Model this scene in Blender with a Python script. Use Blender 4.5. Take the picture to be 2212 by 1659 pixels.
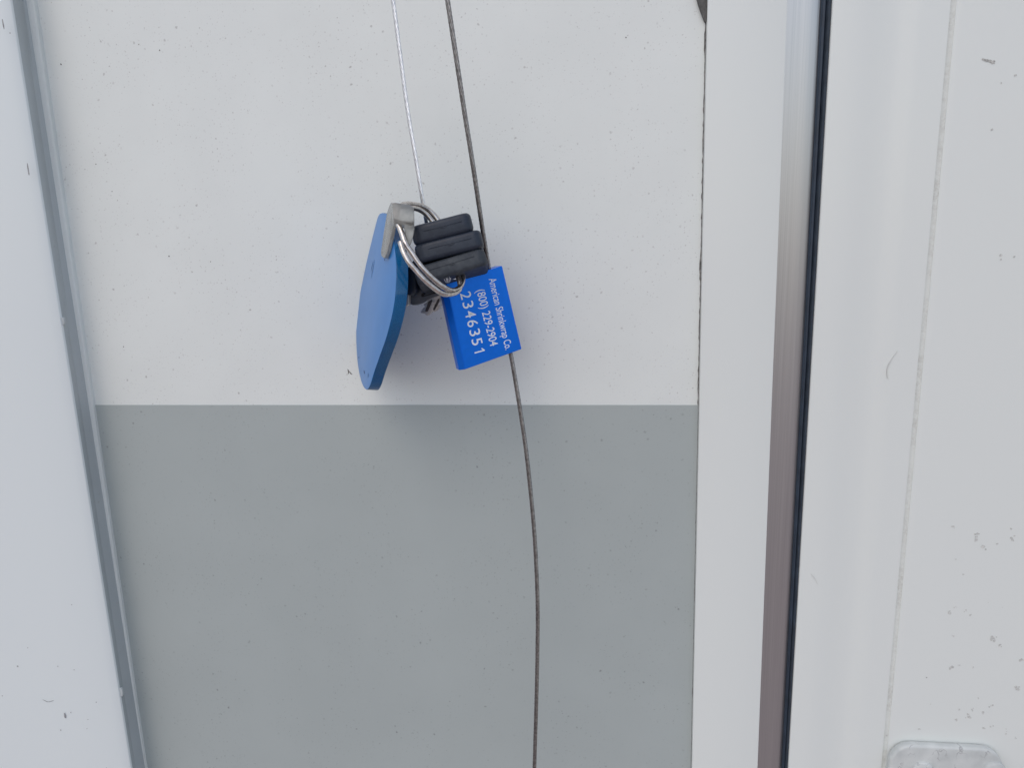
import bpy, bmesh, math, random
from mathutils import Vector, Matrix, noise
random.seed(7)
S = bpy.context.scene
C = S.collection
for o in list(bpy.data.objects): bpy.data.objects.remove(o)

# ------------------------------------------------------------------ camera, light, exposure
W, H = 2212.0, 1659.0                      # measuring frame of the photograph
F = 26.0 / 36.0 * W
zc = -Vector((194, -7450, -F)).normalized()            # world up seen from the camera
hx = Vector((0.9942, 0.003, 0.107)); hx = (hx - zc * hx.dot(zc)).normalized()
yc = zc.cross(hx)
R = Matrix((hx, yc, zc))                               # camera -> world
CAM = Vector((0.0, -0.285, 0.0))
cd = bpy.data.cameras.new('camera'); cam = bpy.data.objects.new('camera', cd); C.objects.link(cam)
cam.matrix_world = Matrix.Translation(CAM) @ R.to_4x4()
cd.sensor_width = 36; cd.lens = 26; cd.clip_start = 0.005; cd.clip_end = 500
S.camera = cam
SUN_EL, SUN_AZ = math.radians(50), math.radians(198)   # azimuth measured clockwise from +Y (north)
wd = bpy.data.worlds.new('World'); S.world = wd; wd.use_nodes = True
nt = wd.node_tree; nt.nodes.clear()
sky = nt.nodes.new('ShaderNodeTexSky'); sky.sky_type = 'NISHITA'; sky.sun_disc = False
sky.sun_elevation = SUN_EL; sky.sun_rotation = SUN_AZ
sky.air_density = 1.0; sky.dust_density = 2.2; sky.ozone_density = 0.5
bg = nt.nodes.new('ShaderNodeBackground'); bg.inputs['Strength'].default_value = 0.13
wo = nt.nodes.new('ShaderNodeOutputWorld')
nt.links.new(sky.outputs[0], bg.inputs[0]); nt.links.new(bg.outputs[0], wo.inputs[0])
sd = bpy.data.lights.new('sun', 'SUN'); sd.energy = 0.6; sd.angle = math.radians(165); sd.color = (1.0, 0.99, 0.92)
sun = bpy.data.objects.new('sun', sd); C.objects.link(sun)
to_sun = Vector((math.sin(SUN_AZ) * math.cos(SUN_EL), math.cos(SUN_AZ) * math.cos(SUN_EL), math.sin(SUN_EL)))
sun.rotation_euler = to_sun.to_track_quat('Z', 'Y').to_euler()
S.view_settings.view_transform = 'Standard'; S.view_settings.look = 'None'
S.view_settings.exposure = 0.07; S.view_settings.gamma = 1.0; S.view_settings.use_curve_mapping = False
S.render.engine = 'CYCLES'; S.render.resolution_x = 1024; S.render.resolution_y = 769

# ------------------------------------------------------------------ measuring
def ray(x, y):
    return R @ Vector(((x - W / 2) / F, -(y - H / 2) / F, -1.0))
def on_plane(x, y, p, n):
    d = ray(x, y); return CAM + d * ((p - CAM).dot(n) / d.dot(n))
def at(x, y, Y):
    return on_plane(x, y, Vector((0, Y, 0)), Vector((0, 1, 0)))
def k(zx, zy):                              # enlargement of the key bunch -> measuring frame
    return (860 + zx / 3.19) * .8587, (480 + zy / 3.19) * .8587
YK = -0.050                                 # plane the bunch hangs in
mm = 0.001

# ------------------------------------------------------------------ helpers
def link(o, parent=None):
    C.objects.link(o)
    if parent: o.parent = parent
    return o
def tag(o, label=None, cat=None, group=None, kind=None):
    if label: o['label'] = label
    if cat: o['category'] = cat
    if group: o['group'] = group
    if kind: o['kind'] = kind
    return o
def empty(name, loc, label, cat, group=None):
    o = bpy.data.objects.new(name, None); o.empty_display_size = .01
    o.matrix_basis = Matrix.Translation(Vector(loc)); link(o)
    return tag(o, label, cat, group)
def obj(name, bm, mat, parent=None, smooth=False, angle=None):
    """links bm (world coordinates) as one mesh, its origin moved to its parent's or to its own middle"""
    me = bpy.data.meshes.new(name)
    bmesh.ops.recalc_face_normals(bm, faces=bm.faces)
    base = Vector((0, 0, 0))
    if parent is not None:
        p = parent
        while p is not None: base += p.location; p = p.parent
    else:
        base = sum((v.co for v in bm.verts), Vector()) / len(bm.verts)
    for v in bm.verts: v.co -= base
    bm.to_mesh(me); bm.free()
    for p in me.polygons: p.use_smooth = smooth
    if angle is not None: me.set_sharp_from_angle(angle=math.radians(angle))
    me.materials.append(mat)
    o = bpy.data.objects.new(name, me); link(o, parent)
    if parent is None: o.location = base
    return o
def tube(bm, pts, r, sides=10, caps=True, rfun=None):
    n = len(pts); rings = []
    t0 = (pts[1] - pts[0]).normalized()
    up = t0.orthogonal().normalized()
    for i, p in enumerate(pts):
        t = (pts[min(i + 1, n - 1)] - pts[max(i - 1, 0)]).normalized()
        up = (up - t * up.dot(t)).normalized(); b = t.cross(up)
        rr = r if rfun is None else r * rfun(i / (n - 1))
        rings.append([bm.verts.new(p + (up * math.cos(a) + b * math.sin(a)) * rr)
                      for a in [2 * math.pi * q / sides for q in range(sides)]])
    for a, b in zip(rings, rings[1:]):
        for q in range(sides): bm.faces.new((a[q], a[(q + 1) % sides], b[(q + 1) % sides], b[q]))
    if caps: bm.faces.new(rings[0][::-1]); bm.faces.new(rings[-1])
def spline(pts, per=12, closed=False):
    out = []; n = len(pts)
    rng = range(n) if closed else range(n - 1)
    for i in rng:
        g = (lambda j: pts[j % n]) if closed else (lambda j: pts[max(0, min(n - 1, j))])
        a, b, c, d = g(i - 1), g(i), g(i + 1), g(i + 2)
        if not closed:
            if i == 0: a = b * 2 - c
            if i == n - 2: d = c * 2 - b
        for q in range(per):
            t = q / per
            out.append(.5 * ((2 * b) + (c - a) * t + (2 * a - 5 * b + 4 * c - d) * t * t + (3 * b - a - 3 * c + d) * t ** 3))
    if not closed: out.append(pts[-1].copy())
    return out
def resample(pts, step):
    out = [pts[0].copy()]; acc = 0
    for a, b in zip(pts, pts[1:]):
        L = (b - a).length
        if L < 1e-9: continue
        d = step - acc
        while d <= L: out.append(a.lerp(b, d / L)); d += step
        acc = L - (d - step)
    return out
def prism(bm, loop, vec):
    a = [bm.verts.new(p) for p in loop]; b = [bm.verts.new(p + vec) for p in loop]
    f = [bm.faces.new(a), bm.faces.new(b[::-1])]
    n = len(a)
    for i in range(n): f.append(bm.faces.new((a[i], b[i], b[(i + 1) % n], a[(i + 1) % n])))
    return a, b, f
def bevel_sharp(bm, width, seg=3, ang=35):
    bmesh.ops.recalc_face_normals(bm, faces=bm.faces)
    es = [e for e in bm.edges if len(e.link_faces) == 2 and e.calc_face_angle(0) > math.radians(ang)]
    bmesh.ops.bevel(bm, geom=es, offset=width, segments=seg, affect='EDGES', profile=.5, clamp_overlap=True)

# ------------------------------------------------------------------ materials
def mat(name):
    m = bpy.data.materials.new(name); m.use_nodes = True
    nt = m.node_tree; b = nt.nodes['Principled BSDF']; return m, nt, b
def N(nt, typ, **kw):
    n = nt.nodes.new(typ)
    for a, v in kw.items():
        if a.startswith('_'): setattr(n, a[1:], v)
        else: n.inputs[a.replace('__', ' ')].default_value = v
    return n
def ramp(nt, src, a, b, ca=(0, 0, 0, 1), cb=(1, 1, 1, 1)):
    r = nt.nodes.new('ShaderNodeValToRGB'); e = r.color_ramp.elements
    e[0].position = a; e[1].position = b; e[0].color = ca; e[1].color = cb
    nt.links.new(src, r.inputs[0]); return r.outputs[0]
def mixc(nt, f, a, b, mode='MIX'):
    m = nt.nodes.new('ShaderNodeMix'); m.data_type = 'RGBA'; m.blend_type = mode
    if hasattr(f, 'is_linked'): nt.links.new(f, m.inputs[0])
    else: m.inputs[0].default_value = f
    for v, s in ((a, m.inputs[6]), (b, m.inputs[7])):
        if hasattr(v, 'is_linked'): nt.links.new(v, s)
        else: s.default_value = (*v, 1)
    return m.outputs[2]
def mul(nt, a, b, op='MULTIPLY'):
    m = nt.nodes.new('ShaderNodeMath'); m.operation = op
    for v, s in ((a, m.inputs[0]), (b, m.inputs[1])):
        if hasattr(v, 'is_linked'): nt.links.new(v, s)
        else: s.default_value = v
    return m.outputs[0]
def paint(name, col, rough=.35, specks=.5, dirt=(.30, .28, .27), mottle=.04, bump=.02, scale=1.0, coat=0.0, cluster=(.42, .62), streak=0.0):
    """weathered gelcoat / enamel: fine dirt specks in clusters, faint cloudiness, slight ripple"""
    m, nt, b = mat(name)
    tc = N(nt, 'ShaderNodeTexCoord'); P = tc.outputs['Object']
    col_out = None
    cl = N(nt, 'ShaderNodeTexNoise', Scale=22.0, Detail=4.0, Roughness=.6); nt.links.new(P, cl.inputs['Vector'])
    a1 = tuple(c * (1 - mottle) for c in col); a2 = tuple(min(1, c * (1 + mottle)) for c in col)
    col_out = mixc(nt, ramp(nt, cl.outputs[0], .35, .65), a1, a2)
    cm = N(nt, 'ShaderNodeTexNoise', Scale=38.0, Detail=3.0, Roughness=.55); nt.links.new(P, cm.inputs['Vector'])
    mask = ramp(nt, cm.outputs[0], *cluster)
    for sc, th, st in () if not specks else ((420 * scale, .17, .75), (190 * scale, .13, .9), (760 * scale, .24, .5)):
        v = N(nt, 'ShaderNodeTexVoronoi', Scale=sc, Randomness=1.0)
        wv = N(nt, 'ShaderNodeTexNoise', Scale=900.0, Detail=2.0); nt.links.new(P, wv.inputs['Vector'])
        va = nt.nodes.new('ShaderNodeVectorMath'); va.operation = 'SCALE'; va.inputs[3].default_value = .0011
        nt.links.new(wv.outputs['Color'], va.inputs[0])
        vb = nt.nodes.new('ShaderNodeVectorMath'); vb.operation = 'ADD'
        nt.links.new(P, vb.inputs[0]); nt.links.new(va.outputs[0], vb.inputs[1]); nt.links.new(vb.outputs[0], v.inputs['Vector'])
        sep = N(nt, 'ShaderNodeSeparateColor'); nt.links.new(v.outputs['Color'], sep.inputs[0])
        keep = ramp(nt, sep.outputs[0], .25, .92)
        near = ramp(nt, v.outputs['Distance'], th * .45, th, (1, 1, 1, 1), (0, 0, 0, 1))
        f = mul(nt, mul(nt, near, keep), mul(nt, mask, st * specks))
        col_out = mixc(nt, f, col_out, dirt)
    if streak:
        mp = N(nt, 'ShaderNodeMapping'); mp.inputs['Scale'].default_value = (260, 260, 7); nt.links.new(P, mp.inputs[0])
        sn = N(nt, 'ShaderNodeTexNoise', Scale=1.0, Detail=3.0); nt.links.new(mp.outputs[0], sn.inputs['Vector'])
        col_out = mixc(nt, mul(nt, ramp(nt, sn.outputs[0], .55, .8), streak), col_out, dirt)
    nt.links.new(col_out, b.inputs['Base Color'])
    rn = N(nt, 'ShaderNodeTexNoise', Scale=60.0, Detail=5.0); nt.links.new(P, rn.inputs['Vector'])
    mr = N(nt, 'ShaderNodeMapRange'); mr.inputs[3].default_value = rough * .8; mr.inputs[4].default_value = rough * 1.25
    nt.links.new(rn.outputs[0], mr.inputs[0])
    if specks: nt.links.new(mr.outputs[0], b.inputs['Roughness'])
    else: b.inputs['Roughness'].default_value = rough
    b.inputs['Coat Weight'].default_value = coat; b.inputs['Coat Roughness'].default_value = .12
    if bump:
        bn = N(nt, 'ShaderNodeTexNoise', Scale=240.0, Detail=5.0, Roughness=.6); nt.links.new(P, bn.inputs['Vector'])
        bp = N(nt, 'ShaderNodeBump', Strength=bump * 6, Distance=.0002)
        nt.links.new(bn.outputs[0], bp.inputs['Height']); nt.links.new(bp.outputs[0], b.inputs['Normal'])
    return m
def plain(name, col, rough=.5, metal=0.0, bumpscale=0, bump=0, var=.1, varscale=300.0, spec=.5, col2=None):
    m, nt, b = mat(name)
    tc = N(nt, 'ShaderNodeTexCoord'); P = tc.outputs['Object']
    n = N(nt, 'ShaderNodeTexNoise', Scale=varscale, Detail=4.0, Roughness=.65); nt.links.new(P, n.inputs['Vector'])
    c2 = col2 or tuple(min(1, c * (1 + var)) for c in col)
    nt.links.new(mixc(nt, ramp(nt, n.outputs[0], .35, .7), tuple(c * (1 - var) for c in col), c2), b.inputs['Base Color'])
    b.inputs['Metallic'].default_value = metal; b.inputs['Specular IOR Level'].default_value = spec
    mr = N(nt, 'ShaderNodeMapRange'); mr.inputs[3].default_value = rough * .75; mr.inputs[4].default_value = min(1, rough * 1.3)
    nt.links.new(n.outputs[0], mr.inputs[0]); nt.links.new(mr.outputs[0], b.inputs['Roughness'])
    if bump:
        bn = N(nt, 'ShaderNodeTexNoise', Scale=bumpscale, Detail=4.0); nt.links.new(P, bn.inputs['Vector'])
        bp = N(nt, 'ShaderNodeBump', Strength=bump, Distance=.0002)
        nt.links.new(bn.outputs[0], bp.inputs['Height']); nt.links.new(bp.outputs[0], b.inputs['Normal'])
    return m

M_panel = paint('white_gelcoat', (.775, .81, .79), .38, .7, cluster=(.34, .56), scale=1.2, mottle=.02)
M_band = paint('grey_paint', (.415, .46, .455), .36, .95, dirt=(.20, .21, .22), mottle=.02, cluster=(.36, .6), scale=1.15)
M_frame = paint('white_enamel', (.765, .82, .83), .28, 0, dirt=(.12, .12, .13), cluster=(.55, .68), scale=.8, mottle=0, bump=.008)
M_flange = paint('smooth_white_enamel', (.775, .81, .79), .25, 0, cluster=(.6, .7), mottle=0, bump=.005)
M_wall = paint('weathered_white', (.775, .81, .79), .4, 0, dirt=(.38, .37, .36), mottle=0, cluster=(.6, .72), scale=.6)
M_gasket = paint('grey_vinyl', (.47, .515, .53), .45, .35, mottle=.03)
M_lip = paint('white_vinyl', (.77, .81, .79), .4, .4, mottle=.03)
M_gap = plain('dark_gap', (.02, .02, .022), .8)
M_dirt = plain('dried_dirt', (.16, .15, .14), .9, var=.5, varscale=2000)
M_mildew = plain('mildew', (.62, .63, .61), .9, var=.25, varscale=1500)
M_rubber = plain('black_rubber', (.026, .042, .068), .5, var=.3, varscale=80)
M_rubber2 = plain('worn_black_rubber', (.036, .05, .07), .5, var=.3, varscale=200)

def brushed():
    m, nt, b = mat('brushed_aluminium')
    tc = N(nt, 'ShaderNodeTexCoord'); P = tc.outputs['Object']
    mp = N(nt, 'ShaderNodeMapping'); mp.inputs['Scale'].default_value = (2600, 2600, 9); nt.links.new(P, mp.inputs[0])
    n = N(nt, 'ShaderNodeTexNoise', Scale=1.0, Detail=4.0, Roughness=.6); nt.links.new(mp.outputs[0], n.inputs['Vector'])
    nt.links.new(mixc(nt, ramp(nt, n.outputs[0], .3, .75), (.50, .50, .50), (.60, .595, .595)), b.inputs['Base Color'])
    b.inputs['Metallic'].default_value = 1.0
    mr = N(nt, 'ShaderNodeMapRange'); mr.inputs[3].default_value = .26; mr.inputs[4].default_value = .40
    nt.links.new(n.outputs[0], mr.inputs[0]); nt.links.new(mr.outputs[0], b.inputs['Roughness'])
    bp = N(nt, 'ShaderNodeBump', Strength=.25, Distance=.0001)
    nt.links.new(n.outputs[0], bp.inputs['Height']); nt.links.new(bp.outputs[0], b.inputs['Normal'])
    return m
M_alu = brushed()

# ------------------------------------------------------------------ setting: upright sections
ZT, ZB = 0.30, -0.48
def edge(xt, xb, Y):
    """line of an upright edge seen at x=xt on the top border and x=xb on the bottom border, at depth Y"""
    a, b = at(xt, 0, Y), at(xb, H, Y)
    s = (a.x - b.x) / (a.z - b.z)
    return lambda z: Vector((a.x + (z - a.z) * s, Y, z))
def upright(name, prof, m, parent=None, z0=ZB, z1=ZT, smooth=True, angle=25, steps=1):
    """prof: closed list of functions z -> point"""
    bm = bmesh.new(); rows = []
    for i in range(steps + 1):
        z = z0 + (z1 - z0) * i / steps
        rows.append([bm.verts.new(f(z)) for f in prof])
    n = len(prof)
    for a, b in zip(rows, rows[1:]):
        for i in range(n): bm.faces.new((a[i], a[(i + 1) % n], b[(i + 1) % n], b[i]))
    bm.faces.new(rows[0][::-1]); bm.faces.new(rows[-1])
    return obj(name, bm, m, parent, smooth, angle)
def off(f, dx, Y=None): return lambda z: Vector((f(z).x + dx, f(z).y if Y is None else Y, z))

# ground the vehicle stands on
bm = bmesh.new()
for x, y in ((-60, -60), (60, -60), (60, 60), (-60, 60)): bm.verts.new((x, y, -1.15))
bm.faces.new(bm.verts)
g = obj('ground', bm, plain('packed_gravel', (.46, .37, .34), .9, bumpscale=30, bump=.6, var=.25, varscale=6.0)); g['kind'] = 'structure'

# door: white skin, grey painted band, vinyl bead along its left edge
door = empty('door', (0, 0, 0), 'speckled white door panel with a grey lower band, behind the hanging keys', 'door')
eL = edge(80, 319, -.0002); eR = edge(1526, 1492.5, 0.0)
xl = lambda Y: (lambda z: Vector((eL(z).x - .002, Y, z)))
upright('panel', [xl(0), eR, off(eR, 0, .012), xl(.012)], M_panel, door)
zb = at(850, 875, -.0002).z
upright('colour_band', [xl(-.0003), off(eR, -.0001, -.0003), off(eR, -.0001, .0), xl(.0)], M_band, door, z0=ZB, z1=zb, smooth=False)['label'] = 'grey painted lower band of the door'
# bead: flat lip next to the panel
eM = edge(55, 294, -.0030)
e0 = edge(27, 286, -.0118)
xin = lambda z: Vector((e0(z).x + .0030, 0, z))
lip = [off(eL, 0, .0005), off(eL, 0, -.0017)] + [off(eL, -.0003, -.0022)]
for t in (0, .3, .6, 1):
    lip.append((lambda tt: lambda z: Vector((eL(z).x - .0009 - (eL(z).x - eM(z).x - .0009) * tt, -.0024 - .0006 * math.sin(tt * 1.6), z)))(t))
lip += [off(eM, 0, .0005)]
upright('edge_bead', lip, M_lip, door)['label'] = 'pale vinyl bead along the left edge of the door'

# left frame post: broad white face, rolled edge, sharp arris; grey gasket tucked behind it
frame = empty('frame_post', e0(-.1), 'bright smooth white frame post standing proud at the left of the door', 'frame')
prof = [off(e0, 0, -.0118)]
for d, y in ((-.0002, -.0126), (-.0007, -.0130), (-.004, -.0139), (-.009, -.0149), (-.015, -.0157), (-.022, -.0162), (-.032, -.0165), (-.09, -.0165), (-.20, -.0165)):
    prof.append(off(e0, d, y))
prof += [off(e0, -.20, -.004), off(e0, -.0014, -.004), off(e0, -.0014, -.0118)]
upright('post', prof, M_frame, frame)
gas = [off(e0, -.0012, -.0045), off(e0, -.0012, -.0112), off(e0, -.0006, -.0112)]
for t in (.15, .3, .5, .7, .85, 1):
    gas.append((lambda tt: lambda z: Vector((e0(z).x - .0006 + (eM(z).x - e0(z).x + .0005) * tt ** 1.6, -.0112 + (.0112 - .0034) * tt, z)))(t))
gas += [off(eM, -.0001, .0004), off(e0, -.0012, .0004)]
upright('gasket', gas, M_gasket, frame)['label'] = 'grey curved gasket in the shadow of the frame post'
# two torn crescents where the gasket lip has lifted
for vx, vy, hh in ((135.5, 694, .0030), (262, 1497, .0040)):
    p = at(vx, vy, -.0122)
    bm = bmesh.new()
    loop = [p + Vector((-.0012, .0, hh * .55))]
    for q in range(9):
        a = math.pi * q / 8
        loop.append(p + Vector((math.sin(a) * .0006, 0, math.cos(a) * hh * .5)))
    loop.append(p + Vector((-.0012, .0, -hh * .55)))
    prism(bm, loop, Vector((0, .0012, 0))); bevel_sharp(bm, .0002, 2)
    obj('torn_flap', bm, M_gasket, frame, True, 40)

# gap between door and right trim, filled with old sealant
upright('gap_sealant', [off(eR, .0001, .003), off(eR, .0014, .003), off(eR, .0014, .011), off(eR, .0001, .011)], M_gap,
        tag_parent := empty('sealant_bead', eR(-.05), 'thin dirty dark sealant line between door and smooth white trim strip', 'sealant'))
bm = bmesh.new()
# ragged sealant squeezed out along the gap
path = []
for i in range(520):
    z = .11 - i * .0009
    p = eR(z); w = .25 + .75 * max(0, noise.noise(Vector((z * 90, 3, 1)))) + .5 * max(0, noise.noise(Vector((z * 400, 7, 1))))
    path.append((p, w))
for (p, w), (q, w2) in zip(path, path[1:]):
    a = [bm.verts.new(v) for v in (p + Vector((-.0009 * w, -.0001, 0)), p + Vector((.0006, -.0007, 0)), q + Vector((.0006, -.0007, 0)), q + Vector((-.0009 * w2, -.0001, 0)))]
    bm.faces.new(a)
bmesh.ops.remove_doubles(bm, verts=bm.verts, dist=1e-6)
ex = bmesh.ops.extrude_face_region(bm, geom=bm.faces[:])
for v in [g_ for g_ in ex['geom'] if isinstance(g_, bmesh.types.BMVert)]: v.co.y += .0006
obj('bead', bm, plain('old_sealant', (.10, .095, .09), .7, var=.6, varscale=500, col2=(.30, .29, .28)), tag_parent, True, 50)
# dark wedge of sealant / weatherstrip at the top of the gap
bm = bmesh.new()
pts = [(1494, -60), (1503, -20), (1508, 5), (1514, 22), (1519, 36), (1523, 46), (1526, 46), (1527, 20), (1527.5, -60)]
prism(bm, [at(x, y, -.0016) for x, y in pts], Vector((0, .0018, 0))); bevel_sharp(bm, .0004, 2, 50)
obj('sealant_lump', bm, plain('grey_sealant', (.13, .13, .125), .75, var=.4, varscale=400, bumpscale=900, bump=.5), tag_parent, True, 40)

# smooth white trim strip
YF = -.0030
f0, f1 = edge(1529, 1495, YF), edge(1702, 1637, YF)
trim = upright('trim_strip', [off(f0, 0, .012), off(f0, 0, YF + .0004), off(f0, .00015, YF + .0001), off(f0, .0005, YF),
        off(f1, -.0006, YF), off(f1, -.0001, YF + .0002), off(f1, 0, YF + .0006), off(f1, 0, .012)], M_flange)
tag(trim, 'clean flat white trim strip between the door and the brushed metal strip', 'trim')
# brushed metal strip: flat, then a shallow rounded shoulder
YA = .0010
a0, a1 = off(f1, -.0004, YA), edge(1773.5, 1688.5, YA + .0004)
def am(t, dy): return lambda z: Vector((a0(z).x * (1 - t) + a1(z).x * t, dy, z))
pa = [am(0, .012), am(0, YA), am(.30, YA), am(.50, YA + .00004), am(.62, YA - .00004), am(.74, YA - .00002), am(.84, YA + .0001), am(.93, YA + .0003), am(1, YA + .0006), am(1, .012)]
alu = upright('metal_strip', pa, M_alu)
tag(alu, 'narrow brushed aluminium strip reflecting the brown ground, beside the black rubber seal', 'metal strip')
# black seal
b1 = edge(1799, 1703, -.002)
sx = lambda z: Vector((b1(z).x - .0002, 0, z))
def bmx(t, dy): return lambda z: Vector((a1(z).x * (1 - t) + sx(z).x * t, dy, z))
seal_ = empty('rubber_seal', a1(-.05), 'long black rubber seal between the metal strip and the ribbed white wall', 'seal')
upright('seal_strip', [bmx(.01, .012), bmx(.01, .0012), bmx(.2, .0004), bmx(.45, .0002), bmx(.60, .0008), bmx(.60, .012)], M_rubber, seal_)
upright('seal_lip', [bmx(.605, .012), bmx(.605, .0002), bmx(.72, -.0010), bmx(.9, -.0015), bmx(1, -.0014), bmx(1, .012)], M_rubber2, seal_)

# right wall: rolled edge, shallow rib, caulked seam, weathered sheet beyond
YW = -.0020
w0, w1, w2 = b1, edge(1942, 1815, YW), edge(2061, 1909, YW)
wall = empty('wall_panel', w2(-.05), 'ribbed white wall sheet with grey mildew spots at the right', 'wall')
pw = [off(w0, 0, .012), off(w0, 0, YW + .0006), off(w0, .0002, YW + .0002), off(w0, .0007, YW)]
for q in range(25):
    t = q / 24; dx = -.014 + .022 * t; pk = .64
    hgt_ = .5 - .5 * math.cos(math.pi * (t / pk if t < pk else (1 - t) / (1 - pk)))
    pw.append(off(w1, dx, YW + .00135 * hgt_ + .0001 * t))
pw += [off(w2, -.00095, YW + .0002), off(w2, -.00095, .012)]
upright('edge_section', pw, M_flange, wall, angle=50)
pw2 = [off(w2, .00095, .012), off(w2, .00095, YW + .0003), off(w2, .0014, YW + .00005), off(w2, .003, YW - .0001), off(w2, .02, YW - .0003), off(w2, .16, YW - .0003), off(w2, .16, .012)]
upright('wall_sheet', pw2, M_wall, wall)
def caulk():
    m, nt, b = mat('dirty_caulk')
    tc = N(nt, 'ShaderNodeTexCoord'); P = tc.outputs['Object']
    n = N(nt, 'ShaderNodeTexNoise', Scale=700.0, Detail=6.0, Roughness=.75); nt.links.new(P, n.inputs['Vector'])
    n2 = N(nt, 'ShaderNodeTexNoise', Scale=60.0, Detail=3.0); nt.links.new(P, n2.inputs['Vector'])
    f = mul(nt, ramp(nt, n.outputs[0], .40, .72), ramp(nt, n2.outputs[0], .35, .62))
    nt.links.new(mixc(nt, f, (.73, .76, .73), (.50, .50, .465)), b.inputs['Base Color']); b.inputs['Roughness'].default_value = .7
    return m
upright('caulk_line', [off(w2, -.0010, .004), off(w2, -.0010, YW + .00045), off(w2, -.0002, YW + .0007), off(w2, .0002, YW + .0007), off(w2, .0010, YW + .00045), off(w2, .0010, .004)], caulk(), wall)

# dirt on the surfaces: small irregular flecks with their own shape
def blob(bm, c, r, th=.00006, asp=1.0, rot=0.0, n=11):
    L = []
    for q in range(n):
        a = 2 * math.pi * q / n; rr = r * (1 + .35 * random.uniform(-1, 1))
        x, z = math.cos(a) * rr * asp, math.sin(a) * rr
        L.append(c + Vector((x * math.cos(rot) - z * math.sin(rot), 0, x * math.sin(rot) + z * math.cos(rot))))
    prism(bm, L, Vector((0, -th, 0)))
def stroke(bm, pts, Y, r, th=.00005):
    P = [at(x, y, Y) for x, y in pts]; L1, L2 = [], []
    P = spline(P, 5)
    for i, p in enumerate(P):
        t = (P[min(i + 1, len(P) - 1)] - P[max(i - 1, 0)]).normalized(); nn = Vector((-t.z, 0, t.x))
        w = r * (.35 + .9 * abs(math.sin(3.1 * (i + .5) / len(P)))) * random.uniform(.7, 1.2)
        L1.append(p + nn * w); L2.append(p - nn * w)
    prism(bm, L1 + L2[::-1], Vector((0, -th, 0)))
bm = bmesh.new()
for x, y, r in ((267, 749, .28), (132, 138, .30), (345, 108, .3), (889, 1303, .34), (1352, 80, .22), (408, 1332, .2), (207, 354, .2), (300, 95, .2), (242, 413, .2), (365, 553, .25), (455, 565, .25), (470, 1075, .2), (700, 960, .25), (1240, 1010, .25), (352, 1170, .3), (330, 1150, .22)):
    blob(bm, at(x, y, -.0002 if y > 875 else -.00002), r * mm, asp=random.uniform(.7, 1.2))
stroke(bm, [(751, 797), (753, 803), (752, 808)], -.00002, .00018); stroke(bm, [(755, 802), (757, 806), (761, 809)], -.00002, .00017)
obj('dirt_flecks', bm, M_dirt, door)
YP = -.0166
bm = bmesh.new()
for x, y, r in ((22, 195 * .8587 * .42, .2), (208, 1518, .28), (153, 1540, .24), (131, 1578, .28), (190, 1555, .2), (38, 1440, .3), (160, 1448, .2), (125, 1440, .2), (5, 1504, .2), (188, 1575, .2), (155, 1307, .22), (60, 1400, .16), (230, 1660, .2)):
    blob(bm, at(x, y, YP), r * mm, asp=random.uniform(.7, 1.3))
stroke(bm, [(59, 352), (61, 366), (63, 378)], YP, .00028); stroke(bm, [(5, 40), (9, 62)], YP, .0002)
stroke(bm, [(139, 1541), (141, 1552)], YP, .0003); stroke(bm, [(92, 1512), (104, 1517), (116, 1514)], YP, .00012)
obj('dirt_flecks', bm, plain('dark_dirt', (.34, .34, .35), .9, var=.4, varscale=2000), frame)
bm = bmesh.new()
YS = YW - .00035
for x, y, r in ((2212 * .0 + 2010, 1522, .25), (2230 * .8587, 1590, .3)):
    blob(bm, at(x, y, YS), r * mm)
def sp(zx, zy): return (1700 + zx / 2.37) * .8587, zy / 2.37 * .8587
def sq(zx, zy): return (1700 + zx / 2.525) * .8587, (1300 + zy / 2.525) * .8587
for x, y, r in ((1940, 492, .7), (2025, 447, .7), (1885, 770, .6), (1938, 1520, 1.0), (1938, 1548, .8), (2018, 1530, .7)):
    blob(bm, at(*sp(x, y), YS), r * .5 * mm, asp=random.uniform(.7, 1.3))
for x, y, r in ((1905, 135, 1.6), (1958, 198, 1.4), (2040, 175, .8), (2140, 140, 1.3), (2128, 78, .7), (1780, 272, .5), (1825, 370, .7), (1738, 612, 1.1), (1778, 578, .7), (1842, 600, .8), (1868, 625, .9),
                (2015, 775, 1.7), (2066, 818, 1.1), (1748, 962, 1.4), (1800, 940, .9), (1886, 963, .6), (2165, 1090, 1.6), (2195, 905, 1.2), (1998, 1205, .9), (1950, 1245, 1.1), (1855, 1272, 1.5), (1800, 1225, .8),
                (1783, 1290, 1.1), (1880, 1225, .9), (1918, 1155, .5), (1552, 1352, .8), (2005, 1337, .9), (1960, 1345, 1.0), (2095, 1378, .8), (2158, 1410, .7), (2100, 1352, .5), (1765, 68, .8), (1765, 760, .7), (1985, 548, .4), (2075, 575, .4)):
    for q in range(2 + int(r * 2)):
        c = at(*sq(x, y), YS) + Vector((random.gauss(0, .45), 0, random.gauss(0, .5))) * r * mm * .8
        blob(bm, c, r * random.uniform(.16, .42) * mm, asp=random.uniform(.6, 1.4), rot=random.random() * 3, th=random.uniform(.00004, .00008))
obj('mildew_spots', bm, M_mildew, wall)
bm = bmesh.new()
blob(bm, at(*sq(1593, 1024), YS), .00022)
stroke(bm, [sp(1825, 348), sp(1850, 356), sp(1880, 362), sp(1900, 376)], YS, .0003); blob(bm, at(*sp(1890, 366), YS), .0006, asp=1.3)
obj('dark_flecks', bm, plain('grey_dirt', (.50, .50, .48), .9, var=.4, varscale=1500), wall)
bm = bmesh.new()
stroke(bm, [(1938, 757), (1925, 776), (1916, 795), (1916, 812), (1919, 818)], YW - .0001 + .0003, .00009, .0004)
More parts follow.
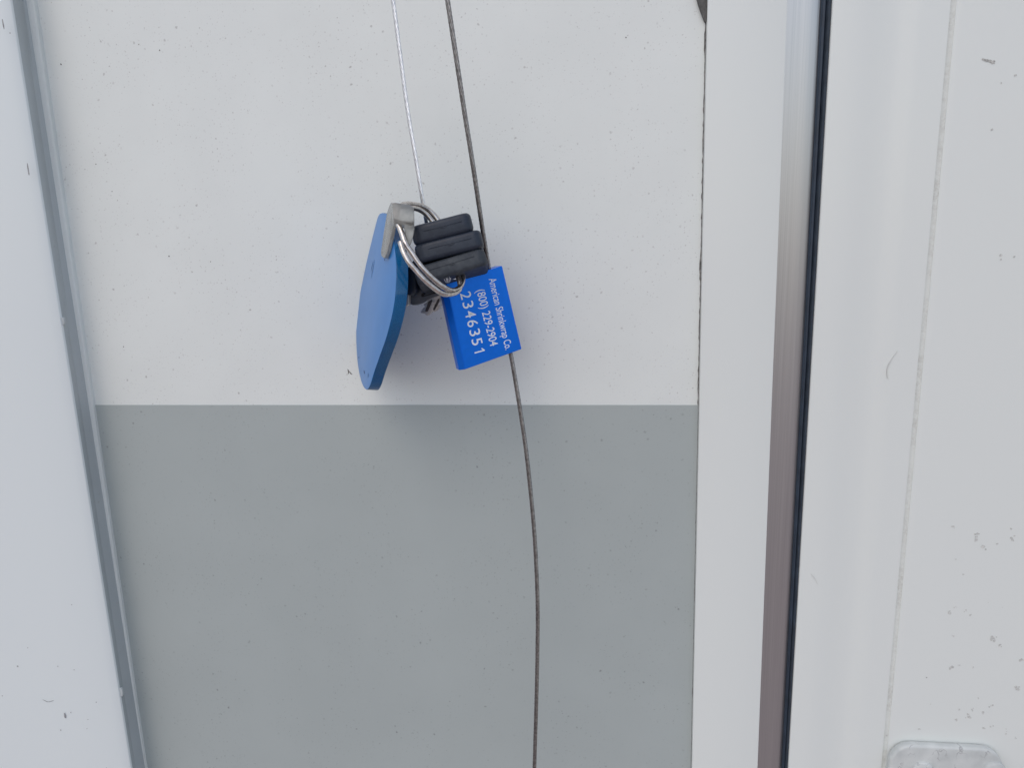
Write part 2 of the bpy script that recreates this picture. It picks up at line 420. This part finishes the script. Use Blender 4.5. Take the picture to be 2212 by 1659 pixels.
stroke(bm, [(1751, 1240), (1760, 1250), (1766, 1262)], YW - .0001, .00009, .0001)
obj('hairline_scratches', bm, plain('scratch_grey', (.66, .67, .65), .8), wall)

# hinge at the lower right
hc = at(2038, 1690, YW - .0035)
hinge = empty('hinge', hc, 'cracked grey painted hinge plate with two round screws at the bottom right', 'hinge')
def mhinge():
    m, nt, b = mat('cracked_grey_paint')
    tc = N(nt, 'ShaderNodeTexCoord'); P = tc.outputs['Object']
    wn = N(nt, 'ShaderNodeTexNoise', Scale=150.0, Detail=3.0); nt.links.new(P, wn.inputs['Vector'])
    v = N(nt, 'ShaderNodeTexVoronoi', Scale=110.0, _feature='DISTANCE_TO_EDGE')
    s_ = nt.nodes.new('ShaderNodeVectorMath'); s_.operation = 'SCALE'; s_.inputs[3].default_value = .012; nt.links.new(wn.outputs['Color'], s_.inputs[0])
    ad = nt.nodes.new('ShaderNodeVectorMath'); nt.links.new(P, ad.inputs[0]); nt.links.new(s_.outputs[0], ad.inputs[1]); nt.links.new(ad.outputs[0], v.inputs['Vector'])
    cr = ramp(nt, v.outputs['Distance'], .008, .03, (1, 1, 1, 1), (0, 0, 0, 1))
    n = N(nt, 'ShaderNodeTexNoise', Scale=120.0, Detail=5.0); nt.links.new(P, n.inputs['Vector'])
    base = mixc(nt, ramp(nt, n.outputs[0], .35, .65), (.54, .57, .565), (.67, .70, .69))
    nt.links.new(mixc(nt, mul(nt, mul(nt, cr, ramp(nt, wn.outputs[0], .5, .62)), .6), base, (.25, .25, .26)), b.inputs['Base Color'])
    b.inputs['Roughness'].default_value = .45
    return m
bm = bmesh.new()
hw, hh_, rr = .0218, .012, .0085
top = at(2038, 1613, YW - .0035).z
cx, czz = hc.x, top - .016
L = []
for sx_, sz_, a0_ in ((1, 1, 0), (-1, 1, 90), (-1, -1, 180), (1, -1, 270)):
    for q in range(9):
        a = math.radians(a0_ + q * 90 / 8)
        L.append(Vector((cx + sx_ * (hw - rr) + math.cos(a) * rr, YW - .0042, czz + sz_ * (.016 - rr) + math.sin(a) * rr)))
prism(bm, L, Vector((0, .0036, 0))); bevel_sharp(bm, .0011, 4, 50)
MH = mhinge()
obj('plate', bm, MH, hinge, True, 60)
for vx in (1995, 2150):
    c = at(vx, 1655, YW - .0045); c.z = at(vx, 1648, YW - .0045).z - .0042
    bm = bmesh.new(); rings = []
    for q, (r_, y_) in enumerate(((.0044, .0006), (.0044, -.0002), (.0041, -.0007), (.0034, -.0010), (.002, -.0012), (.0006, -.00125))):
        rings.append([bm.verts.new(c + Vector((math.cos(a) * r_, y_, math.sin(a) * r_))) for a in [2 * math.pi * i / 28 for i in range(28)]])
    for A, B in zip(rings, rings[1:]):
        for i in range(28): bm.faces.new((A[i], A[(i + 1) % 28], B[(i + 1) % 28], B[i]))
    bm.faces.new(rings[-1]); bm.faces.new(rings[0][::-1])
    obj('screw', bm, MH, hinge, True, 40)

# ------------------------------------------------------------------ cables
def steel(name, c1, c2, rough, metal=1.0):
    m, nt, b = mat(name)
    tc = N(nt, 'ShaderNodeTexCoord'); P = tc.outputs['Object']
    n = N(nt, 'ShaderNodeTexNoise', Scale=900.0, Detail=4.0); nt.links.new(P, n.inputs['Vector'])
    nt.links.new(mixc(nt, ramp(nt, n.outputs[0], .35, .65), c1, c2), b.inputs['Base Color'])
    b.inputs['Metallic'].default_value = metal; b.inputs['Roughness'].default_value = rough
    return m
M_dark = steel('weathered_steel', (.21, .20, .195), (.36, .35, .34), .30)
M_bright = steel('galvanised_steel', (.72, .74, .76), (.95, .96, .97), .28)
def rope(pts, R_, pitch, phase=0.0, strands=6, sr=.37):
    bm = bmesh.new()
    P = resample(spline(pts, 20), .00035)
    n = len(P); t0 = (P[1] - P[0]).normalized(); up = t0.orthogonal().normalized(); fr = []
    for i, p in enumerate(P):
        t = (P[min(i + 1, n - 1)] - P[max(i - 1, 0)]).normalized(); up = (up - t * up.dot(t)).normalized(); fr.append((p, up.copy(), t.cross(up)))
    for s in range(strands):
        L = []
        for i, (p, u, b) in enumerate(fr):
            a = phase + 2 * math.pi * (s / strands + i * .00035 / pitch)
            L.append(p + (u * math.cos(a) + b * math.sin(a)) * R_ * (1 - sr) * (1 + .04 * math.sin(i * .31 + s)))
        tube(bm, L, R_ * sr, 8)
    tube(bm, P[::4], R_ * .35, 6)
    return bm
right_up = [at(962, -40, YK + .012), at(967, 0, YK + .010), at(985, 120, YK + .010), at(1003, 240, YK + .011), at(1022, 360, YK + .013), at(1040, 480, YK + .017), at(1057, 585, YK + .0205), at(1063, 612, YK + .021)]
right_dn = [at(1098, 745, YK + .0215), at(1105, 775, YK + .0215), at(1121, 870, YK + .0215), at(1136, 970, YK + .0215), at(1148, 1080, YK + .0215), at(1156, 1180, YK + .0215), at(1161, 1300, YK + .0215), at(1161, 1400, YK + .022), at(1159, 1500, YK + .022), at(1156, 1600, YK + .023), at(1153, 1700, YK + .024)]
cb = obj('wire_cable', rope(right_up + right_dn, .00080, .0078), M_dark, None, True)
tag(cb, 'dark twisted steel cable running down through the blue cable seal', 'cable')
left = [at(841, -40, YK + .016), at(849, 0, YK + .015), at(865, 120, YK + .014), at(881, 240, YK + .013), at(898, 340, YK + .012), at(914, 440, YK + .013), at(930, 520, YK + .022), at(955, 580, YK + .022), at(964, 620, YK + .012)]
cl = obj('wire_cable', rope(left, .00068, .0058, strands=5, sr=.41), M_bright, None, True)
tag(cl, 'bright silvery twisted steel cable dropping behind the key ring from the top', 'cable')

# ------------------------------------------------------------------ blue cable seal
al = math.radians(25)
sn = Vector((math.sin(al), -math.cos(al), .05)).normalized()
sp0 = at(*k(1140, 1020), YK + .0160)
TL, TR, BR, BL = [on_plane(*k(*q), sp0, sn) for q in ((842, 745), (1285, 612), (1437, 1262), (990, 1433))]
su = ((TR - TL) + (BR - BL)).normalized(); sv = ((BL - TL) + (BR - TR)).normalized()
seal = empty('cable_seal', (TL + BR) / 2, 'bright blue metal cable seal block with white lettering, gripping the dark cable', 'cable seal')
def anod(name, col, rough):
    m, nt, b = mat(name)
    tc = N(nt, 'ShaderNodeTexCoord'); P = tc.outputs['Object']
    n = N(nt, 'ShaderNodeTexNoise', Scale=500.0, Detail=4.0); nt.links.new(P, n.inputs['Vector'])
    nt.links.new(mixc(nt, ramp(nt, n.outputs[0], .3, .7), tuple(c * .93 for c in col), col), b.inputs['Base Color'])
    b.inputs['Metallic'].default_value = .6; b.inputs['Roughness'].default_value = rough
    bn = N(nt, 'ShaderNodeTexNoise', Scale=3000.0, Detail=2.0); nt.links.new(P, bn.inputs['Vector'])
    bp = N(nt, 'ShaderNodeBump', Strength=.15, Distance=.00005); nt.links.new(bn.outputs[0], bp.inputs['Height']); nt.links.new(bp.outputs[0], b.inputs['Normal'])
    return m
M_seal = anod('blue_anodised', (.003, .19, .90), .32)
bm = bmesh.new()
ch, dp = .0019, .0078
def row(T, B_): pass
sec = []   # section across su, in (u, depth) from TL; swept TL->BL
wt, wb = (TR - TL).length, (BR - BL).length
def sect(base, w):
    return [base, base + su * w, base + su * (w + .0003) - sn * .0004, base + su * (w + .0003) - sn * (dp - .0004), base + su * w - sn * dp,
            base - sn * dp - su * ch * .0, base - su * ch * .9 - sn * (dp - ch), base - su * ch * .9 - sn * ch * 1.1]
A = [bm.verts.new(p) for p in sect(TL, wt)]; B_ = [bm.verts.new(p) for p in sect(BL, wb)]
bm.faces.new(A[::-1]); bm.faces.new(B_)
for i in range(8): bm.faces.new((A[i], A[(i + 1) % 8], B_[(i + 1) % 8], B_[i]))
bmesh.ops.recalc_face_normals(bm, faces=bm.faces)
bmesh.ops.bevel(bm, geom=bm.edges[:], offset=.00015, segments=2, affect='EDGES', clamp_overlap=True)
obj('seal_body', bm, M_seal, seal, True, 20)
# cable collar holes on the top end
for u_ in (.24, .80):
    bm = bmesh.new(); c = TL + su * wt * u_ - sn * dp * .5 - sv * .0002
    tube(bm, [c, c + sv * .0008], .0013, 20)
    obj('cable_hole', bm, M_gap, seal)
# lettering
DG = bpy.context.evaluated_depsgraph_get
def text_mesh(s, off_=.002):
    cu = bpy.data.curves.new('t', 'FONT'); cu.body = s; cu.extrude = 0; cu.resolution_u = 6; cu.offset = off_
    o = bpy.data.objects.new('t', cu); C.objects.link(o)
    me = bpy.data.meshes.new_from_object(o.evaluated_get(DG()))
    b = bmesh.new(); b.from_mesh(me)
    bpy.data.objects.remove(o); bpy.data.curves.remove(cu); bpy.data.meshes.remove(me)
    return b
M_ink = plain('white_lettering', (.80, .86, .93), .55, var=.03)
def letters(s, p0, p1, height, weight=0.0, spread=None):
    """p0,p1: base line start and end (key enlargement), height in the same units; the text is fitted between"""
    b = text_mesh(s)
    P0, P1 = [on_plane(*k(*q), sp0 + sn * .00006, sn) for q in (p0, p1)]
    d = (P1 - P0); Lw = d.length; d.normalize(); upv = sn.cross(d).normalized()
    if upv.dot(su) < 0: upv = -upv
    xs = [v.co.x for v in b.verts]; x0, x1 = min(xs), max(xs); hcap = .70
    hgt = height / 3.19 / 7.9 * mm / .93 * 1.055
    for v in b.verts: v.co = P0 + d * ((v.co.x - x0) / (x1 - x0) * Lw) + upv * (v.co.y / hcap * hgt)
    if weight:
        bmesh.ops.recalc_face_normals(b, faces=b.faces)
        # thicken strokes outwards along the outline
        for v in b.verts:
            be = [e for e in v.link_edges if len(e.link_faces) == 1]
            if len(be) == 2:
                acc = Vector()
                for e in be:
                    fc = e.link_faces[0]; dr = (e.verts[1].co - e.verts[0].co).normalized(); nn = dr.cross(fc.normal)
                    if nn.dot(e.verts[0].co - fc.calc_center_median()) < 0: nn = -nn
                    acc += nn
                v['x'] if False else None
                v.tag = True; v.normal = acc.normalized() if acc.length > 1e-6 else v.normal
    ex = bmesh.ops.extrude_face_region(b, geom=b.faces[:])
    for v in [g_ for g_ in ex['geom'] if isinstance(g_, bmesh.types.BMVert)]: v.co -= sn * .00005
    o = obj('lettering', b, M_ink, seal)
    o['label'] = 'white printed line reading ' + s
    return o
letters('American Shrinkwrap Co.', (1178, 708), (1313, 1278), 60)
letters('(800) 229-2904', (1080, 800), (1192, 1250), 66)
# serial digits set apart one by one, one printed line
def one_mesh():
    b = bmesh.new()
    q = [b.verts.new((x, y, 0)) for x, y in ((.26, 0), (.36, 0), (.36, .70), (.29, .70), (.10, .575), (.10, .48), (.26, .575))]
    b.faces.new((q[0], q[1], q[2], q[6])); b.faces.new((q[6], q[2], q[3], q[4], q[5])); b.verts.index_update(); b.verts.ensure_lookup_table()
    return b
def digits(s, p0, p1, height, wid):
    B0 = bmesh.new(); P0, P1 = [on_plane(*k(*q), sp0 + sn * .00006, sn) for q in (p0, p1)]
    d = (P1 - P0).normalized(); upv = sn.cross(d).normalized()
    if upv.dot(su) < 0: upv = -upv
    st = (P1 - P0) / len(s); hgt = height / 3.19 / 7.9 * mm / .93 * 1.055; w_ = wid / 3.19 / 7.9 * mm * 1.055
    for i, c_ in enumerate(s):
        b = text_mesh(c_) if c_ != '1' else one_mesh(); xs = [v.co.x for v in b.verts]; x0, x1 = min(xs), max(xs); ww = w_ * (.50 if c_ == '1' else 1)
        m_ = {}
        for v in b.verts: m_[v.index] = B0.verts.new(P0 + st * (i + .5) + d * (((v.co.x - x0) / (x1 - x0) - .5) * ww) + upv * (v.co.y / .70 * hgt))
        b.verts.ensure_lookup_table()
        for f in b.faces:
            try: B0.faces.new([m_[v.index] for v in f.verts])
            except ValueError: pass
        b.free()
    ex = bmesh.ops.extrude_face_region(B0, geom=B0.faces[:])
    for v in [g_ for g_ in ex['geom'] if isinstance(g_, bmesh.types.BMVert)]: v.co -= sn * .00005
    obj('lettering', B0, M_ink, seal)['label'] = 'white printed line reading ' + s
digits('2346351', (945, 812), (1072, 1330), 84, 54)
# frayed wires where the cable end leaves the block
bm = bmesh.new()
fb = on_plane(*k(850, 742), sp0, sn)
for (x0, y0, x1, y1) in ((835, 735, 820, 680), (842, 738, 832, 690), (848, 738, 843, 672), (856, 738, 850, 685), (862, 735, 862, 678), (868, 730, 872, 700), (850, 735, 838, 700), (875, 712, 915, 706)):
    a, b_ = at(*k(x0, y0), YK + .0030), at(*k(x1, y1), YK + .0020)
    m_ = (a + b_) / 2 + Vector((random.uniform(-.0003, .0003), 0, 0))
    tube(bm, [a, m_, b_], .00011, 6)
obj('frayed_wires', bm, M_bright, seal, True)

# ------------------------------------------------------------------ keys with black plastic heads
def blackplastic(name, c1, c2, rough):
    m, nt, b = mat(name)
    tc = N(nt, 'ShaderNodeTexCoord'); P = tc.outputs['Object']
    n = N(nt, 'ShaderNodeTexNoise', Scale=260.0, Detail=6.0, Roughness=.7); nt.links.new(P, n.inputs['Vector'])
    nt.links.new(mixc(nt, ramp(nt, n.outputs[0], .40, .72), c1, c2), b.inputs['Base Color'])
    b.inputs['Roughness'].default_value = rough
    bn = N(nt, 'ShaderNodeTexNoise', Scale=1800.0, Detail=3.0); nt.links.new(P, bn.inputs['Vector'])
    bp = N(nt, 'ShaderNodeBump', Strength=.35, Distance=.0001); nt.links.new(bn.outputs[0], bp.inputs['Height']); nt.links.new(bp.outputs[0], b.inputs['Normal'])
    return m
M_head = blackplastic('black_plastic', (.011, .018, .034), (.026, .037, .058), .45)
M_head2 = blackplastic('dusty_black_plastic', (.022, .030, .043), (.060, .070, .082), .6)
M_head3 = blackplastic('greyed_plastic', (.07, .083, .095), (.13, .14, .15), .6)
M_blade = plain('nickel_brass', (.58, .56, .52), .36, .55, var=.25, varscale=700, bumpscale=1500, bump=.3)
M_groove = plain('dirty_groove', (.09, .08, .075), .5, .6, var=.3, varscale=900)
def rrect(w, h, r, n=7):
    L = []
    for sx_, sy_, a0_ in ((1, 1, 0), (-1, 1, 90), (-1, -1, 180), (1, -1, 270)):
        for q in range(n):
            a = math.radians(a0_ + q * 90 / (n - 1)); L.append((sx_ * (w / 2 - r) + math.cos(a) * r, sy_ * (h / 2 - r) + math.sin(a) * r))
    return L
def key_head(name, left_z, right_z, Yf, thick, depth, tilt, m, parent, bev=.0015, yaw=0.0, ridge=True):
    """head seen on its edge: left/right ends of the edge's centre line (key enlargement), front at Yf, running back by depth"""
    mid = at(*k((left_z[0] + right_z[0]) / 2, (left_z[1] + right_z[1]) / 2), Yf); vn = (mid - CAM).normalized()
    A_, B2 = on_plane(*k(*left_z), mid, vn), on_plane(*k(*right_z), mid, vn)
    L_ = (B2 - A_); w = L_.length; L_.normalize()
    back = ((A_ + B2) / 2 - CAM).normalized(); back = (back - L_ * back.dot(L_)).normalized()
    back = (Matrix.Rotation(tilt, 3, L_) @ back).normalized(); T = L_.cross(back).normalized()
    back = (Matrix.Rotation(yaw, 3, T) @ back).normalized()
    Lx = back.cross(T) if back.cross(T).dot(L_) > 0 else -back.cross(T)
    c = (A_ + B2) / 2 + back * depth / 2
    bm = bmesh.new()
    loop = [c + Lx * x + back * y - T * thick / 2 for x, y in rrect(w, depth, .0030)]
    prism(bm, loop, T * thick); bevel_sharp(bm, bev, 4, 50)
    o = obj(name, bm, m, parent, True, 50)
    if ridge:   # mould parting line and small moulded tick on the visible edge
        bm = bmesh.new()
        f0_ = (A_ + B2) / 2 - back * .00003
        a = f0_ - Lx * w * .30 + T * thick * .10; b2 = f0_ + Lx * w * .34 + T * thick * .10
        tube(bm, [a, (a + b2) / 2, b2], .00010, 6)
        q0 = f0_ + Lx * w * .02 + T * thick * .10
        tube(bm, spline([q0 - Lx * .0008 , q0 - Lx * .0003 - T * .0005, q0 + Lx * .0006 - T * .0005, q0 + Lx * .0012], 4), .00013, 6)
        obj('mould_line', bm, m, o, True)
    return o, c, Lx, back, T, w
def key_thing(c, label): return empty('key', c, label, 'key', 'keys on the split ring')
def blade(parent, root, dirv, side, up, length, width, th=.0022):
    """toothed double-sided blade"""
    bm = bmesh.new(); n = 9; Lp, Rp = [], []
    for i in range(n + 1):
        t = i / n; w = width / 2 * (1 - (.22 if i % 2 else .0)) * (1 if i < n else .45)
        Lp.append(root + dirv * length * t + side * w); Rp.append(root + dirv * length * t - side * width / 2 * (1 - (.0 if i % 2 else .2)) * (1 if i < n else .4))
    prism(bm, [p - up * th / 2 for p in Lp + Rp[::-1]], up * th); bevel_sharp(bm, .0002, 2, 20)
    bl = obj('blade', bm, M_blade, parent, True, 30)
    for s in (-.22, .24):
        for f in (1, -1):
            bm = bmesh.new()
            a = root + dirv * length * .12 + side * width * s + up * th * .5 * f
            b_ = root + dirv * length * .9 + side * width * s + up * th * .5 * f
            w = side * width * .11
            prism(bm, [a - w, a + w, b_ + w, b_ - w], up * .00005 * f)
            obj('groove', bm, M_groove, bl)
    return bl
c0 = at(*k(820, 320), YK)
K1 = key_thing(at(*k(810, 300), YK + .012), 'uppermost key of the stack, black head seen on its edge')
h1 = key_head('head', (560, 366), (1046, 240), YK + .0020, .0063, .020, math.radians(-5), M_head, K1)
K2 = key_thing(at(*k(870, 440), YK + .012), 'middle key of the stack, black head pushed slightly right')
h2 = key_head('head', (590, 508), (1130, 374), YK + .0016, .0062, .020, math.radians(-7), M_head, K2)
K3 = key_thing(at(*k(880, 590), YK + .012), 'third key down, dusty black head resting on the blue seal')
h3 = key_head('head', (585, 688), (1156, 512), YK + .0010, .0060, .020, math.radians(-12), M_head2, K3)
for kk, hh2 in ((K1, h1), (K2, h2), (K3, h3)):
    o_, c, Lx, back, T, w = hh2
    blade(kk, c + back * .0095 + Lx * .001, (back * .9 - Lx * .25).normalized(), (Lx * .9 + back * .25).normalized(), T, .015, .0080)
# fourth key: turned so that its flat side faces the viewer, blade downwards
n4 = Vector((-.20, -.96, -.12)).normalized()
p4 = at(*k(640, 800), YK + .0160)
K4 = key_thing(p4, 'lowest key, worn grey head turned flat and silver toothed blade pointing down')
out = [(560, 560), (552, 650), (545, 720), (532, 800), (520, 855), (524, 888), (540, 910), (565, 921), (600, 920), (640, 908), (668, 888), (700, 868), (750, 850), (800, 838), (850, 820), (880, 700), (860, 560)]
bm = bmesh.new(); prism(bm, [on_plane(*k(*q), p4, n4) for q in out], -n4 * .0048); bevel_sharp(bm, .0008, 3, 40)
hd = obj('head', bm, M_head3, K4, True, 50)
# recessed slot
bm = bmesh.new()
sl = [(636, 842), (640, 826), (660, 812), (700, 800), (750, 792), (790, 790), (790, 815), (750, 822), (700, 836), (660, 850), (642, 852)]
prism(bm, [on_plane(*k(*q), p4 + n4 * .00002, n4) for q in sl], -n4 * .0006); obj('slot', bm, M_gap, hd)
bm = bmesh.new()
for q0, q1 in (((660, 836), (745, 806)), ((668, 828), (690, 822)), ((705, 822), (712, 812))):
    a, b_ = [on_plane(*k(*q), p4 + n4 * .00005, n4) for q in (q0, q1)]; tube(bm, [a, (a + b_) / 2, b_], .00016, 6)
obj('slot_rim', bm, M_head3, hd, True)
# blade with two milled grooves
pb = p4 - n4 * .0016
bo = [(672, 862), (668, 882), (690, 880), (672, 902), (655, 908), (656, 922), (668, 930), (648, 944), (640, 958), (633, 968), (632, 980), (648, 985), (662, 984), (672, 996), (690, 1002), (705, 996), (714, 984), (718, 970), (730, 968), (742, 974), (757, 966), (771, 958), (776, 940), (787, 926), (782, 905), (790, 890), (788, 862), (800, 830), (740, 820)]
bm = bmesh.new(); prism(bm, [on_plane(*k(*q), pb, n4) for q in bo], -n4 * .0022); bevel_sharp(bm, .00018, 2, 15)
bl4 = obj('blade', bm, M_blade, K4, True, 30)
for gq in ([(694, 888), (722, 872), (728, 880), (706, 930), (690, 966), (672, 972), (668, 960), (682, 925)], [(768, 872), (784, 858), (784, 884), (764, 925), (744, 958), (734, 958), (732, 946), (748, 912)]):
    bm = bmesh.new(); prism(bm, [on_plane(*k(*q), pb + n4 * .00006, n4) for q in gq], -n4 * .0003); obj('groove', bm, M_groove, bl4)
# tip of a fifth blade beside the blue tag
n5 = Vector((-.1, -.9, .2)).normalized(); p5 = at(*k(520, 900), YK + .0125)
K5 = key_thing(p5, 'key almost hidden between blue tag and grey key head, metal corner showing')
bm = bmesh.new(); prism(bm, [on_plane(*k(*q), p5, n5) for q in ((500, 800), (540, 800), (538, 912), (528, 915), (520, 924), (508, 928), (500, 925))], -n5 * .0018); bevel_sharp(bm, .0002, 2, 20)
obj('blade', bm, M_blade, K5, True, 30)
bm = bmesh.new(); prism(bm, [on_plane(*k(*q), p5 + n5 * .0012, n5) for q in ((505, 610), (560, 600), (600, 640), (600, 800), (560, 835), (508, 830))], -n5 * .004); bevel_sharp(bm, .0008, 3, 30)
obj('head', bm, M_head, K5, True, 50)

# ------------------------------------------------------------------ split ring
Mx = Vector((.58, 0, -.81)).normalized()
Nx = Vector((-.81 * .44, -.90, -.58 * .44)); Nx = (Nx - Mx * Nx.dot(Mx)).normalized()
rn = Mx.cross(Nx).normalized()
rc = at(*k(722, 455), YK + .003)
def on_ring(q, o=0.0): return on_plane(*k(*q), rc + rn * o, rn)
outer = [(480, 118), (445, 180), (448, 250), (478, 330), (512, 425), (565, 502), (626, 592), (696, 670), (768, 736), (830, 779), (882, 800), (930, 788), (962, 748), (972, 690), (958, 620), (925, 540), (880, 440), (830, 330), (775, 240), (715, 170), (650, 128), (590, 112), (530, 105)]
if rn.y > 0: rn = -rn
ring = empty('key_ring', rc, 'worn steel split ring holding the keys and the blue tag', 'key ring')
M_ring = steel('worn_nickel', (.52, .475, .44), (.74, .69, .65), .25)
bm = bmesh.new(); P = spline([on_ring(q) for q in outer], 10, True); P.append(P[0].copy()); P.append(P[1].copy())
tube(bm, P, .00090, 12)
obj('coil', bm, M_ring, ring, True)
inner = [(469, 408), (487, 470), (514, 530), (545, 580), (582, 624), (660, 712), (745, 784), (803, 822), (861, 832), (925, 812), (948, 770), (935, 690), (915, 610), (880, 520), (840, 430), (790, 330), (735, 255), (680, 190), (620, 150), (560, 135)]
bm = bmesh.new(); P = spline([on_ring(q, .0) for q in inner], 10)
# second turn lies beside the first, on the side away from the viewer
tube(bm, P, .00084, 12)
obj('coil', bm, M_ring, ring, True)

# ------------------------------------------------------------------ blue tag with clear strap
fa = math.radians(63)
fn = Vector((-math.sin(fa), -math.cos(fa), .16)).normalized()
fp = at(*k(430, 680), YK - .0030)
tagroot = empty('key_tag', on_plane(*k(290, 900), fp, fn), 'long blue translucent plastic tag hanging at the left of the keys', 'key tag')
fo = [(300, 186), (318, 176), (345, 176), (372, 196), (392, 250), (405, 330), (420, 430), (432, 540), (436, 640), (434, 740), (426, 850), (412, 950), (388, 1060), (352, 1190), (306, 1320), (264, 1440), (234, 1540), (216, 1582), (200, 1597), (180, 1585), (160, 1545), (142, 1480), (128, 1400), (118, 1290), (114, 1170), (117, 1050), (127, 930), (146, 820), (172, 690), (204, 540), (238, 400), (264, 295), (284, 220)]
pts = spline([on_plane(*k(*q), fp, fn) for q in fo], 4, True)
def frosted_sky_sheen():  # matt front face; its paler blue has the reflected sky painted in
    m, nt, b = mat('scuffed_blue_sky_sheen')
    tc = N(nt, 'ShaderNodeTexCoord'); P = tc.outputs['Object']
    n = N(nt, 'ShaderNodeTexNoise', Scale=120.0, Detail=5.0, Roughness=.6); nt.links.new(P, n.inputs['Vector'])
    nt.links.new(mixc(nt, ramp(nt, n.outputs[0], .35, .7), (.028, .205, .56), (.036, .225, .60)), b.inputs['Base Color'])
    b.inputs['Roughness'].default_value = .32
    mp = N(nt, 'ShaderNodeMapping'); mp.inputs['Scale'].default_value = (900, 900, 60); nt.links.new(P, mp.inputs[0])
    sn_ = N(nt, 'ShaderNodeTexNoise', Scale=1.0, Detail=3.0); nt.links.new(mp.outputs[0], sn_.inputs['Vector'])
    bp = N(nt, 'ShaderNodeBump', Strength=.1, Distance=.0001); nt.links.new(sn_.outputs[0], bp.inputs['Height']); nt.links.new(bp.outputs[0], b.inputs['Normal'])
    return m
def acrylic():
    m, nt, b = mat('clear_blue_acrylic')
    tc = N(nt, 'ShaderNodeTexCoord'); P = tc.outputs['Object']
    n = N(nt, 'ShaderNodeTexNoise', Scale=120.0, Detail=5.0, Roughness=.6); nt.links.new(P, n.inputs['Vector'])
    nt.links.new(mixc(nt, ramp(nt, n.outputs[0], .35, .7), (.008, .24, .62), (.012, .30, .72)), b.inputs['Base Color'])
    b.inputs['Roughness'].default_value = .12; b.inputs['IOR'].default_value = 1.49
    b.inputs['Transmission Weight'].default_value = .65
    return m
bm = bmesh.new(); prism(bm, pts, -fn * .0040); bevel_sharp(bm, .0003, 3, 60)
tp = obj('tag_plate', bm, acrylic(), tagroot, True, 40); tp.data.materials.append(frosted_sky_sheen())
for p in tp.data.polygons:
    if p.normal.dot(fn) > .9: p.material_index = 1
bm = bmesh.new()
for q0, q1, r in (((262, 555), (236, 700), .00010), ((250, 570), (232, 650), .00008), ((176, 1440), (184, 1470), .00022), ((212, 1462), (210, 1500), .00022), ((136, 1330), (138, 1345), .00018), ((340, 545), (346, 560), .00018)):
    a, b_ = [on_plane(*k(*q), fp + fn * .00002, fn) for q in (q0, q1)]
    s_ = (b_ - a).normalized().cross(fn).normalized(); m_ = (a + b_) / 2
    prism(bm, [a, m_ + s_ * r * 2, b_, m_ - s_ * r * 2], fn * .00004)
obj('scratches', bm, plain('scratch_blue', (.02, .05, .16), .6), tagroot)
def clear():
    m, nt, b = mat('cloudy_clear_plastic')
    tc = N(nt, 'ShaderNodeTexCoord'); P = tc.outputs['Object']
    n = N(nt, 'ShaderNodeTexNoise', Scale=220.0, Detail=4.0); nt.links.new(P, n.inputs['Vector'])
    nt.links.new(mixc(nt, ramp(nt, n.outputs[0], .4, .65), (.46, .47, .45), (.66, .66, .62)), b.inputs['Base Color'])
    b.inputs['Transmission Weight'].default_value = .6; b.inputs['Roughness'].default_value = .25; b.inputs['IOR'].default_value = 1.45
    return m
MC = clear()
def loop_on(L, p, n): return [on_plane(*k(*q), p, n) for q in L]
bm = bmesh.new()
pf = fp + fn * .0014
prism(bm, loop_on([(392, 92), (375, 130), (358, 190), (340, 300), (322, 420), (312, 490), (316, 525), (332, 540), (346, 536), (360, 500), (378, 430), (398, 340), (416, 240), (420, 150), (410, 100)], pf, fn), -fn * .0012)
bevel_sharp(bm, .0003, 3, 40)
strap = obj('strap_leg', bm, MC, tagroot, True, 50)
strap['label'] = 'front leg of the cloudy clear plastic strap'
nf = Vector((.28, -.84, .46)).normalized()
pt = at(*k(405, 150), YK - .0050)
bm = bmesh.new()
prism(bm, loop_on([(404, 92), (430, 90), (545, 108), (570, 118), (580, 135), (583, 235), (575, 252), (560, 256), (505, 243), (425, 226), (412, 215)], pt, nf), -nf * .0050)
bevel_sharp(bm, .0004, 3, 40)
obj('strap_loop', bm, MC, tagroot, True, 50)
bm = bmesh.new()
pbk = on_plane(*k(545, 250), pt - nf * .0015, nf)
nb = Vector((.35, -.9, .1)).normalized()
prism(bm, loop_on([(506, 240), (582, 246), (584, 300), (574, 365), (560, 415), (548, 440), (530, 425), (510, 350), (502, 290)], pbk, nb), -nb * .0013)
bevel_sharp(bm, .0003, 3, 40)
obj('strap_leg', bm, MC, tagroot, True, 50)

for o in bpy.data.objects:
    if o.name.split('.')[0] in ('dirt_flecks', 'dark_flecks', 'mildew_spots', 'scratches', 'hairline_scratches'): o['kind'] = 'stuff'
